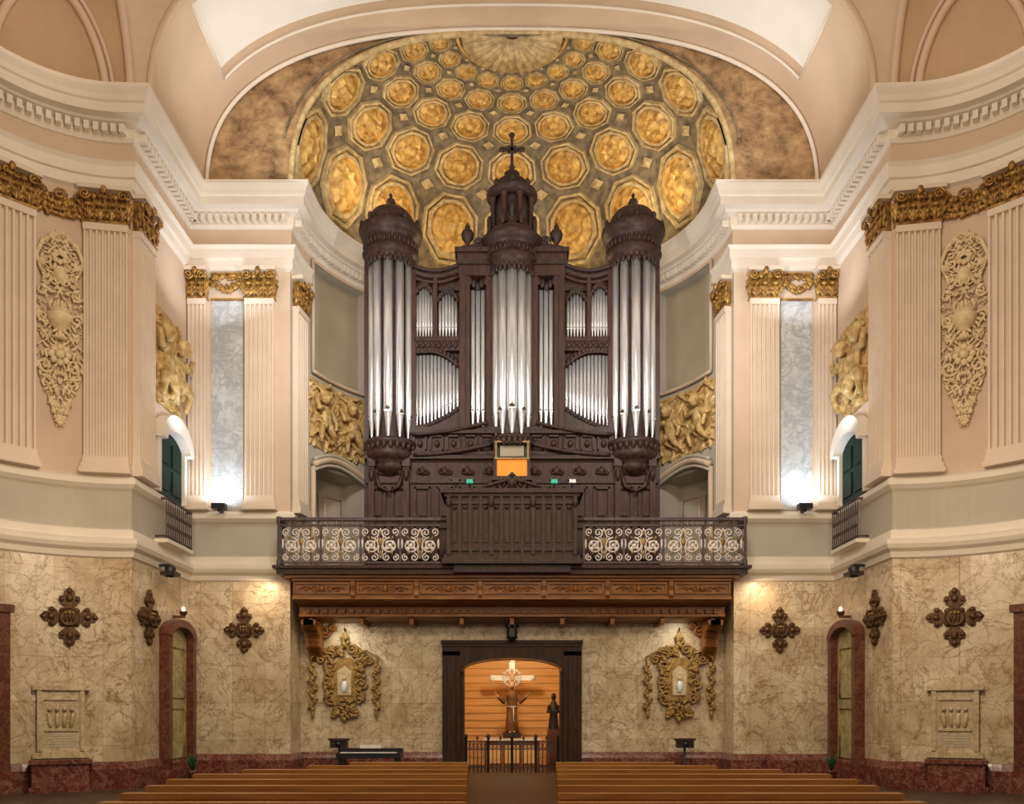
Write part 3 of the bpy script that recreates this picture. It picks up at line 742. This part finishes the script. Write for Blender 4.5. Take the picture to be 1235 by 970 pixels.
# ---------------------------------------------------------------- entrance door & chapel behind
b=MB()
for s in (-1,1):
    b.box(min(s*1.3,s*1.75),max(s*1.3,s*1.75),20.8,21.45,0,3.1,doorw)
    b.box(min(s*1.42,s*1.62),max(s*1.42,s*1.62),20.74,20.8,.2,2.95,doorw)
    b.box(min(s*1.22,s*1.32),max(s*1.22,s*1.32),20.9,21.45,0,2.9,doorw)
arc=[(1.3*cos(a)*1.0,2.62+.32*sin(a)) for a in L(0,pi,16)]
b.prism([(-1.75,3.3),(-1.75,3.0),(-1.3,3.0)]+arc[::-1]+[(1.3,3.0),(1.75,3.0),(1.75,3.3)],20.8,21.4,doorw)
b.box(-1.78,1.78,20.74,21.0,3.3,3.38,doorw); b.box(-1.76,1.76,20.77,21.0,3.22,3.3,doorw)
b.tube([(x*.97,20.8,z-.03) for x,z in arc],.03,swood,6)
b.make('door_entrance_frame')
b=MB()
b.add([(-2.4,24.6,0),(2.4,24.6,0),(2.4,24.6,3.6),(-2.4,24.6,3.6)],[(0,1,2,3)],plank)
for i in range(16): b.box(-2.4,2.4,24.58,24.6,.22*i,.22*i+.015,plankd)
for s in (-1,1): b.add([(s*2.4,21.4,0),(s*2.4,24.6,0),(s*2.4,24.6,3.6),(s*2.4,21.4,3.6)],[(0,1,2,3)],plank)
b.add([(-2.4,21.4,3.6),(2.4,21.4,3.6),(2.4,24.6,3.6),(-2.4,24.6,3.6)],[(0,1,2,3)],plank)
b.make('wall_vestibule')
b=MB(); b.box(-.75,.75,23.0,23.75,0,.75,swood); b.box(-.82,.82,22.94,23.75,.75,.84,cream_w); b.box(-.25,.25,23.1,23.5,.84,1.0,owood)
for x in (-.5,0,.5): b.box(x-.2,x+.2,22.97,23.0,.15,.65,plank)
b.make('altar_table')
b=MB(); b.X=FR(0,23.68,.84,0); b.box(-.2,.2,-.08,.06,0,.06,owood); b.box(-.05,.05,-.03,.03,.06,2.15,owood); b.box(-.55,.55,-.03,.03,1.64,1.78,silver); b.box(-.08,.08,-.05,.03,1.2,2.15,silver)
b.tube([(.24*cos(a),-.05,1.72+.24*sin(a)) for a in L(0,2*pi,24)[:-1]],.02,silver,5,True)
for k in range(12): b.tube([(.1*cos(k*pi/6),-.05,1.72+.1*sin(k*pi/6)),(.3*cos(k*pi/6),-.05,1.72+.3*sin(k*pi/6))],.012,silver,4)
b.ell((0,-.09,1.9),(.045,.05,.06),skin,0,10,6); b.tube([(0,-.08,1.85),(0,-.08,1.7),(.01,-.08,1.55)],[.05,.065,.05],skin,8)
for q in (-1,1):
    b.tube([(q*.05,-.08,1.8),(q*.2,-.07,1.8),(q*.38,-.05,1.83)],[.03,.022,.015],skin,6)
    b.tube([(q*.025,-.08,1.55),(q*.035,-.11,1.4),(q*.01,-.07,1.22)],[.035,.03,.02],skin,6)
b.ell((0,-.09,1.56),(.07,.055,.05),white)
for x,z in ((-.57,1.71),(.57,1.71),(0,2.16)): b.ell((x,0,z),(.09,.05,.09),silver)
b.make('altar_crucifix')
b=MB(); b.X=FR(0,23.35,1.0,0); z=0; y=0
b.lathe([(0,0),(.2,0),(.19,.1),(.15,.5),(.13,.75),(.16,.98),(.17,1.08),(.1,1.17),(.05,1.2),(.05,1.24)],(0,y,z),robe,16)
b.ell((0,y,z+1.34),(.075,.085,.105),skin,0,12,8); b.ell((0,y-.085,z+1.33),(.015,.02,.025),skin); b.ell((0,y+.03,z+1.37),(.085,.08,.1),robe)
for s in (-1,1): b.ell((s*.028,y-.078,z+1.36),(.012,.01,.008),black,0,6,4)
b.ell((0,y-.05,z+1.26),(.05,.045,.05),robe)
for s in (-1,1):
    b.tube([(s*.13,y,z+1.08),(s*.25,y-.06,z+.86),(s*.38,y-.16,z+1.0)],[.065,.075,.06],robe,8)
    b.tube([(s*.37,y-.16,z+.99),(s*.43,y-.18,z+1.06)],[.03,.025],skin,6)
    for k in range(4): b.tube([(s*.43,y-.18,z+1.06),(s*(.45+.008*k),y-.19+.012*k,z+1.1),(s*(.455+.012*k),y-.19+.014*k,z+1.14)],.008,skin,5)
    b.tube([(s*.42,y-.19,z+1.05),(s*.40,y-.21,z+1.09)],.009,skin,5)
    for k in range(2): b.tube([(s*(.04+.07*k),y-.17,z+.02),(s*(.03+.05*k),y-.14,z+.6)],.02,robe,6)
    b.ell((s*.06,y-.17,z+.02),(.04,.07,.025),skin)
b.tube([(-.13,y-.05,z+.74),(0,y-.15,z+.72),(.13,y-.05,z+.74)],.015,white,6); b.tube([(.04,y-.15,z+.72),(.05,y-.17,z+.3)],.012,white,6)
b.make('saint_statue')
b=MB(); x=1.15;y=22.9
b.box(x-.17,x+.17,y-.17,y+.17,0,1.1,redd); b.lathe([(.15,1.1),(.14,1.2),(.11,1.5),(.13,1.75),(.06,1.88),(.05,1.92)],(x,y,0),black,14)
b.ell((x,y,2.0),(.07,.08,.1),black,0,10,6); b.tube([(x-.12,y,1.75),(x-.17,y-.1,1.58),(x-.05,y-.16,1.6)],.04,black); b.tube([(x+.12,y,1.75),(x+.17,y-.1,1.58),(x+.05,y-.16,1.6)],.04,black)
b.make('dark_statue')
b=MB()
for i in range(25):
    x=-1.2+2.4*i/24; b.tube([(x,21.6,0.0),(x,21.6,.84)],.014,iron,5)
    if i%3==0: b.ell((x,21.6,.9),(.03,.03,.06),iron)
    if i<24: b.tube([(x+.05+.04*cos(a),21.6,.7+.05*sin(a)) for a in L(0,6,8)],.008,iron,4)
for z in (.12,.6,.8): b.box(-1.22,1.22,21.58,21.62,z,z+.03,iron)
for x in (-1.2,-.62,0,.62,1.2): b.lathe([(.035,0),(.035,.9),(.055,.94),(.03,.98),(0,1.02)],(x,21.6,0),black,8)
b.make('iron_gate')
b=MB(); b.lathe([(.02,.3),(.02,.3),(.16,.26),(.18,.18),(.13,.16),(.13,-.05),(.15,-.08),(.06,-.14),(0,-.16)],(0,20.6,3.5),black,6,0,2*pi,False)
b.make('hanging_lantern')

# ---------------------------------------------------------------- wall ornaments
def station(X):
    b=MB(); b.X=X
    def arm(a,k):
        b.X=X@Matrix.Rotation(a,4,'Y')@Matrix.Diagonal((1,1,k,1))
        b.prism([(-.09,0),(.09,0),(.09,.2),(.14,.23),(.2,.3),(.18,.37),(.1,.38),(.1,.45),(0,.53),(-.1,.45),(-.1,.38),(-.18,.37),(-.2,.3),(-.14,.23),(-.09,.2)],-.06,.0,bronze)
        b.ell((0,-.07,.33),(.07,.035,.07),bronze,0,8,5)
        for q in (-.14,.14): b.ell((q,-.05,.31),(.05,.04,.05),bronze,0,6,4)
        b.ell((0,-.05,.46),(.06,.04,.06),bronze,0,6,4)
    for i in range(4): arm(i*pi/2,1.0 if i%2 else 1.14)
    b.X=X
    for i in range(4):
        a=pi/4+i*pi/2; b.ell((.18*cos(a),-.05,.18*sin(a)),(.06,.04,.06),bronze)
    b.prism([(.19*cos(a),.19*sin(a)) for a in L(0,2*pi,16)[:-1]],-.09,0,bronze)
    b.tube([(.17*cos(a),-.1,.17*sin(a)) for a in L(0,2*pi,16)[:-1]],.016,bronze,5,True)
    for i in range(3):
        b.ell((-.07+.07*i,-.1,-.02),(.03,.03,.09),bronze); b.ell((-.07+.07*i,-.11,.08),(.025,.03,.03),goldl)
    b.make('station_of_the_cross')
for s in (-1,1):
    station(nframe(s,24,3.5)); station(FR(s*7.79,17.75,3.6,-s*pi/2)); station(FR(s*6.45,19.99,3.55,0)@Matrix.Scale(.93,4))
for s in (-1,1):
    b=MB(); b.X=FR(s*4.22,20.99,0,0); R=random.Random(4)
    b.prism([(-.3,1.85),(.3,1.85),(.34,2.2),(.3,2.75),(.15,2.95),(-.15,2.95),(-.3,2.75),(-.34,2.2)],-.08,0,goldl)
    b.prism([(-.17,2.0),(.17,2.0),(.18,2.6),(0,2.75),(-.18,2.6)],-.12,-.08,tabm)
    b.ell((0,-.13,2.42),(.05,.04,.06),skin); b.ell((0,-.13,2.22),(.08,.04,.16),silver)
    for sd in (-1,1):
        for (cx,cz,r,d,t0) in ((.38,2.75,.17,1,0),(.42,2.3,.16,-1,0),(.36,1.9,.15,1,0),(.2,1.6,.13,-1,0),(.18,3.15,.14,1,0),(.6,2.9,.12,-1,0)):
            b.scroll(sd*cx,cz,r,1.5,sd*d,.034,goldl,-.08,a0=t0)
        b.tube([(sd*.2,-.1,3.0),(sd*.55,-.14,3.12),(sd*.85,-.1,2.95),(sd*.82,-.1,2.7)],.028,goldl)
        for k in range(18):
            zz=2.75-.065*k; b.ell((sd*(.8+.06*sin(k*1.3)),-.1,zz),(.06+.04*sin(k*.9)**2,.05,.06),goldl,R.uniform(0,3),6,4)
        b.ell((sd*.8,-.1,1.52),(.05,.05,.12),goldl)
        for k in range(70):
            u=R.random(); a=R.uniform(0,1)
            b.ell((sd*(.26+.24*a)*(1 if u>.25 else .6),-.08,1.45+1.75*u),(.04,.05,.085),goldl,R.uniform(-1.4,1.4),6,4)
    for k in range(14): b.ell((R.uniform(-.15,.15),-.09,1.38+.04*k),(.05,.05,.08),goldl,R.uniform(0,3),6,4)
    for k in range(16): b.ell((R.uniform(-.2,.2)*(1-k/18),-.09,3.0+.03*k),(.05,.05,.08),goldl,R.uniform(0,3),6,4)
    b.tube([(0,-.09,3.4),(0,-.09,3.7)],.02,iron)
    b.prism([(-.12,3.45),(.12,3.45),(0,3.62)],-.12,-.02,goldl)
    b.make('gilded_rococo_shrine')
for s in (-1,1):
    b=MB(); b.X=FR(s*7.79,19.1,0,-s*pi/2)
    for x in (-.78,.6): b.box(x,x+.18,-.22,0,0,3.3,redd)
    o=[(.8*cos(a),3.3+.4*sin(a)) for a in L(0,pi,14)]; i=[(.62*cos(a),3.25+.28*sin(a)) for a in L(pi,0,14)]
    b.prism(o+i,-.24,0,redd); b.prism([(-.62,.2),(.62,.2),(.62,3.25)]+[(.62*cos(a),3.25+.28*sin(a)) for a in L(0,pi,10)][1:],-.05,0,greenm)
    b.box(-.85,.85,-.28,0,0,.3,redm)
    for z in (.5,1.9): b.tube([(-.45,-.06,z),(.45,-.06,z),(.45,-.06,z+1.15),(-.45,-.06,z+1.15)],.025,goldl,5,True)
    b.make('door_marble_side')
    b=MB(); b.X=FR(s*7.79,19.1,3.8,-s*pi/2); b.box(-.05,.05,-.25,0,-.05,.0,bronze); b.lathe([(.05,0),(.09,.05),(.09,.1)],(0,-.22,0),bronze,10); b.ell((0,-.22,.14),(.04,.04,.07),warmglow); b.make('wall_lamp')
    b=MB(); b.X=nframe(s,24 if s>0 else 27,0)
    b.box(-.42,.42,-.12,0,.75,2.05,tabm); b.box(-.5,.5,-.16,0,.66,.78,tabm); b.box(-.5,.5,-.18,0,2.02,2.12,tabm)
    b.prism([(-.45,2.12),(.45,2.12),(.3,2.2),(.12,2.3),(-.12,2.3),(-.3,2.2)],-.14,0,tabm)
    for x in (-.42,.34): b.box(x,x+.08,-.16,-.1,.8,2.02,tabm)
    for z0,z1 in ((1.2,1.24),(1.82,1.86)): b.box(-.3,.3,-.15,-.12,z0,z1,tabm)
    for i in range(4): b.ell((-.2+.13*i,-.13,1.42),(.05,.05,.16),tabm,.1*(i-1.5)); b.ell((-.2+.13*i,-.15,1.64),(.04,.045,.045),tabm)
    for i in range(5): b.box(-.26,.26,-.125,-.12,.88+.055*i,.9+.055*i,greyp)
    b.make('marble_memorial_tablet')
    b=MB(); b.X=nframe(s,24 if s>0 else 27,0); b.box(-.5,.5,-.45,-.15,0,.56,redm); b.box(-.55,.55,-.5,-.15,.56,.64,redm); b.box(-.55,.55,-.5,-.15,0,.12,redm); b.make('red_marble_pedestal')
    b=MB(); b.X=nframe(s,51,0)
    b.box(-.2,.2,-.25,0,0,3.5,redd); b.box(-.26,.26,-.3,0,3.5,3.65,redd); b.box(-.24,.24,-.28,0,0,.4,redm); b.make('red_marble_pier')
    b=MB(); b.X=FR(s*7.5,18.2,4.55,-s*pi/2); b.lathe([(.0,-.02),(.1,0),(.12,.2),(.06,.26),(0,.27)],(0,0,0),black,12); b.box(-.16,.16,-.16,.16,.02,.1,black); b.box(-.03,.03,0,.3,.22,.28,black); b.make('wall_floodlight')
    b=MB(); b.X=FR(s*6.95,19.68,6.36,0); b.box(-.16,.16,-.1,.1,.04,.16,black); b.box(-.03,.03,-.03,.22,-.02,.05,black); b.box(-.13,.13,-.02,.09,.16,.17,white); b.make('plinth_floodlight')
    b=MB(); b.X=FR(s*4.25,20.4,0,0); b.lathe([(0,0),(.18,0),(.18,.03),(.03,.05),(.03,.7)],(0,0,0),black,10)
    b.box(-.2,.2,-.13,.13,.7,.9,owood2); b.box(-.24,.24,-.16,.16,.88,.93,owood2); b.ell((0,-.13,.79),(.08,.04,.07),black); b.make('loudspeaker_on_stand')
for s in (-1,1):
    b=MB(); b.X=FR(s*7.28,18.9,0,0); b.lathe([(0,0),(.08,0),(.11,.22),(.13,.24),(.1,.25),(0,.22)],(0,0,0),redm,12); R=random.Random(2)
    b.box(-.12,.12,-.12,.12,0,.04,redm)
    for i in range(14):
        a=R.uniform(0,6.28); l=R.uniform(.2,.4); b.tube([(0,0,.2),(.06*cos(a),.06*sin(a),.25+l*.7),(.14*cos(a),.14*sin(a),.25+l)],[.01,.022,.004],plant,5)
    b.make('potted_palm')
b=MB(); b.box(-4.1,-2.6,19.3,19.9,.5,.62,black); b.box(-4.0,-2.7,19.3,19.5,.62,.64,white); b.box(-4.1,-2.6,19.6,19.9,.62,.72,black)
for x in (-4.05,-2.75): b.box(x,x+.1,19.35,19.85,0,.5,black)
for i in range(18): b.box(-3.95+.07*i,-3.93+.07*i,19.38,19.5,.64,.655,black)
b.box(-3.6,-3.1,19.62,19.66,.72,.8,white)
b.make('digital_piano')

# ---------------------------------------------------------------- pews
rowsP=[(5.5,3.0),(6.2,3.15),(6.9,3.3),(7.6,3.4),(8.3,3.5),(9.0,3.5),(9.7,3.2),(10.4,2.6),(11.1,2.2)]
for y,xo in rowsP:
    for s in (-1,1):
        xi=.05*y+.02; a,c=min(s*xi,s*xo),max(s*xi,s*xo)
        b=MB()
        b.prismx([(y,.4),(y+.05,.4),(y+.14,.88),(y+.09,.88)],a+.03,c-.03,pewm)
        b.box(a+.02,c-.02,y+.03,y+.16,.86,.91,pewm)
        b.box(a+.03,c-.03,y-.36,y+.04,.4,.44,pewm); b.box(a+.03,c-.03,y-.32,y-.29,.3,.4,pewm)
        for x in (a+.02,(a+c)/2,c-.08):
            end=x!=(a+c)/2
            b.prismx([(y-.38,0),(y+.18,0),(y+.2,.88),(y+.06,.88),(y+.0,.62),(y-.38,.6)] if end else [(y-.34,0),(y+.1,0),(y+.1,.4),(y-.34,.4)],x,x+.06,pewm)
        b.make('church_pew')

# ---------------------------------------------------------------- lights
W=D.worlds.new('w'); SC.world=W; W.use_nodes=True
W.node_tree.nodes['Background'].inputs[0].default_value=(1,.81,.60,1); W.node_tree.nodes['Background'].inputs[1].default_value=.24
def area(name,loc,tgt,size,P,col,sy=None):
    l=D.lights.new(name,'AREA'); l.energy=P; l.color=col; l.size=size
    if sy: l.shape='RECTANGLE'; l.size_y=sy
    o=D.objects.new(name,l); SC.collection.objects.link(o); o.location=loc
    o.rotation_euler=(Vector(tgt)-Vector(loc)).to_track_quat('-Z','Y').to_euler(); return o
def point(name,loc,P,col,r=.1):
    l=D.lights.new(name,'POINT'); l.energy=P; l.color=col; l.shadow_soft_size=r
    o=D.objects.new(name,l); SC.collection.objects.link(o); o.location=loc; return o
warm=(1,.76,.5); cool=(.78,.88,1)
area('nave_high_fill',(0,6,17),(0,20,8),4,620,(1,.85,.67))  # added fill for the general wall brightness, no fixture hangs here
for s in (-1,1):
    area('nave_side_fill',(s*2.5,9,9),(s*9,17,9.5),.8,260,(1,.76,.52))  # unseen fill from the side, added to bring out the pilaster flutes
    area('cornice_uplight',(s*5.2,18.3,14.0),(s*4.2,18.3,18),.5,62,(1,.96,.9),1.6)
    area('corner_uplight',(s*8.2,14.8,14.3),(s*9.3,16,17),1,9,(1,.72,.45))
    area('dome_uplight',(s*3.6,21.6,14.25),(s*1.2,23.2,17),.5,75,(1,.80,.48),1.2)
    area('panel_floodlight_glow',(s*6.95,19.45,6.6),(s*6.85,20.0,10),.35,26,cool)
    area('side_door_light',(s*6.9,18.4,8.0),(s*7.8,18.9,10.5),.3,12,cool)
    area('cornice_wash',(s*6.6,18.9,11.0),(s*7.0,19.2,13.9),.8,24,(.88,.93,1))
    area('organ_floodlight',(s*3.8,16.5,10.5),(s*1.5,21.4,10.5),.5,175,(1,.97,.95))
    area('balcony_downlight',(s*5.9,19.5,4.7),(s*6.2,20,2.5),.2,14,warm)
    area('under_balcony_light',(s*4.2,20.35,3.75),(s*4.2,20.95,2.2),.25,18,(1,.88,.64),2)
    area('lower_wall_light',(s*6.2,13,5.5),(s*8,18,2),.8,80,(1,.80,.54))
point('vestibule_lamp',(0,21.75,3.35),120,(1,.74,.42),.15)
point('apse_glow',(0,23.2,13.4),90,(1,.75,.42),.3)
area('nave_lower_light',(0,10,6.5),(0,20,1.5),2.5,125,(1,.82,.57))
area('pew_light',(0,4,7),(0,8,0),2,75,(1,.8,.55))

# ---------------------------------------------------------------- camera
c=D.cameras.new('cam'); c.sensor_width=36; c.lens=36*1000/1235; c.shift_y=373/1235; c.clip_end=200
o=D.objects.new('camera',c); SC.collection.objects.link(o); o.location=(0,0,1.6); o.rotation_euler=(pi/2,0,0)
SC.camera=o
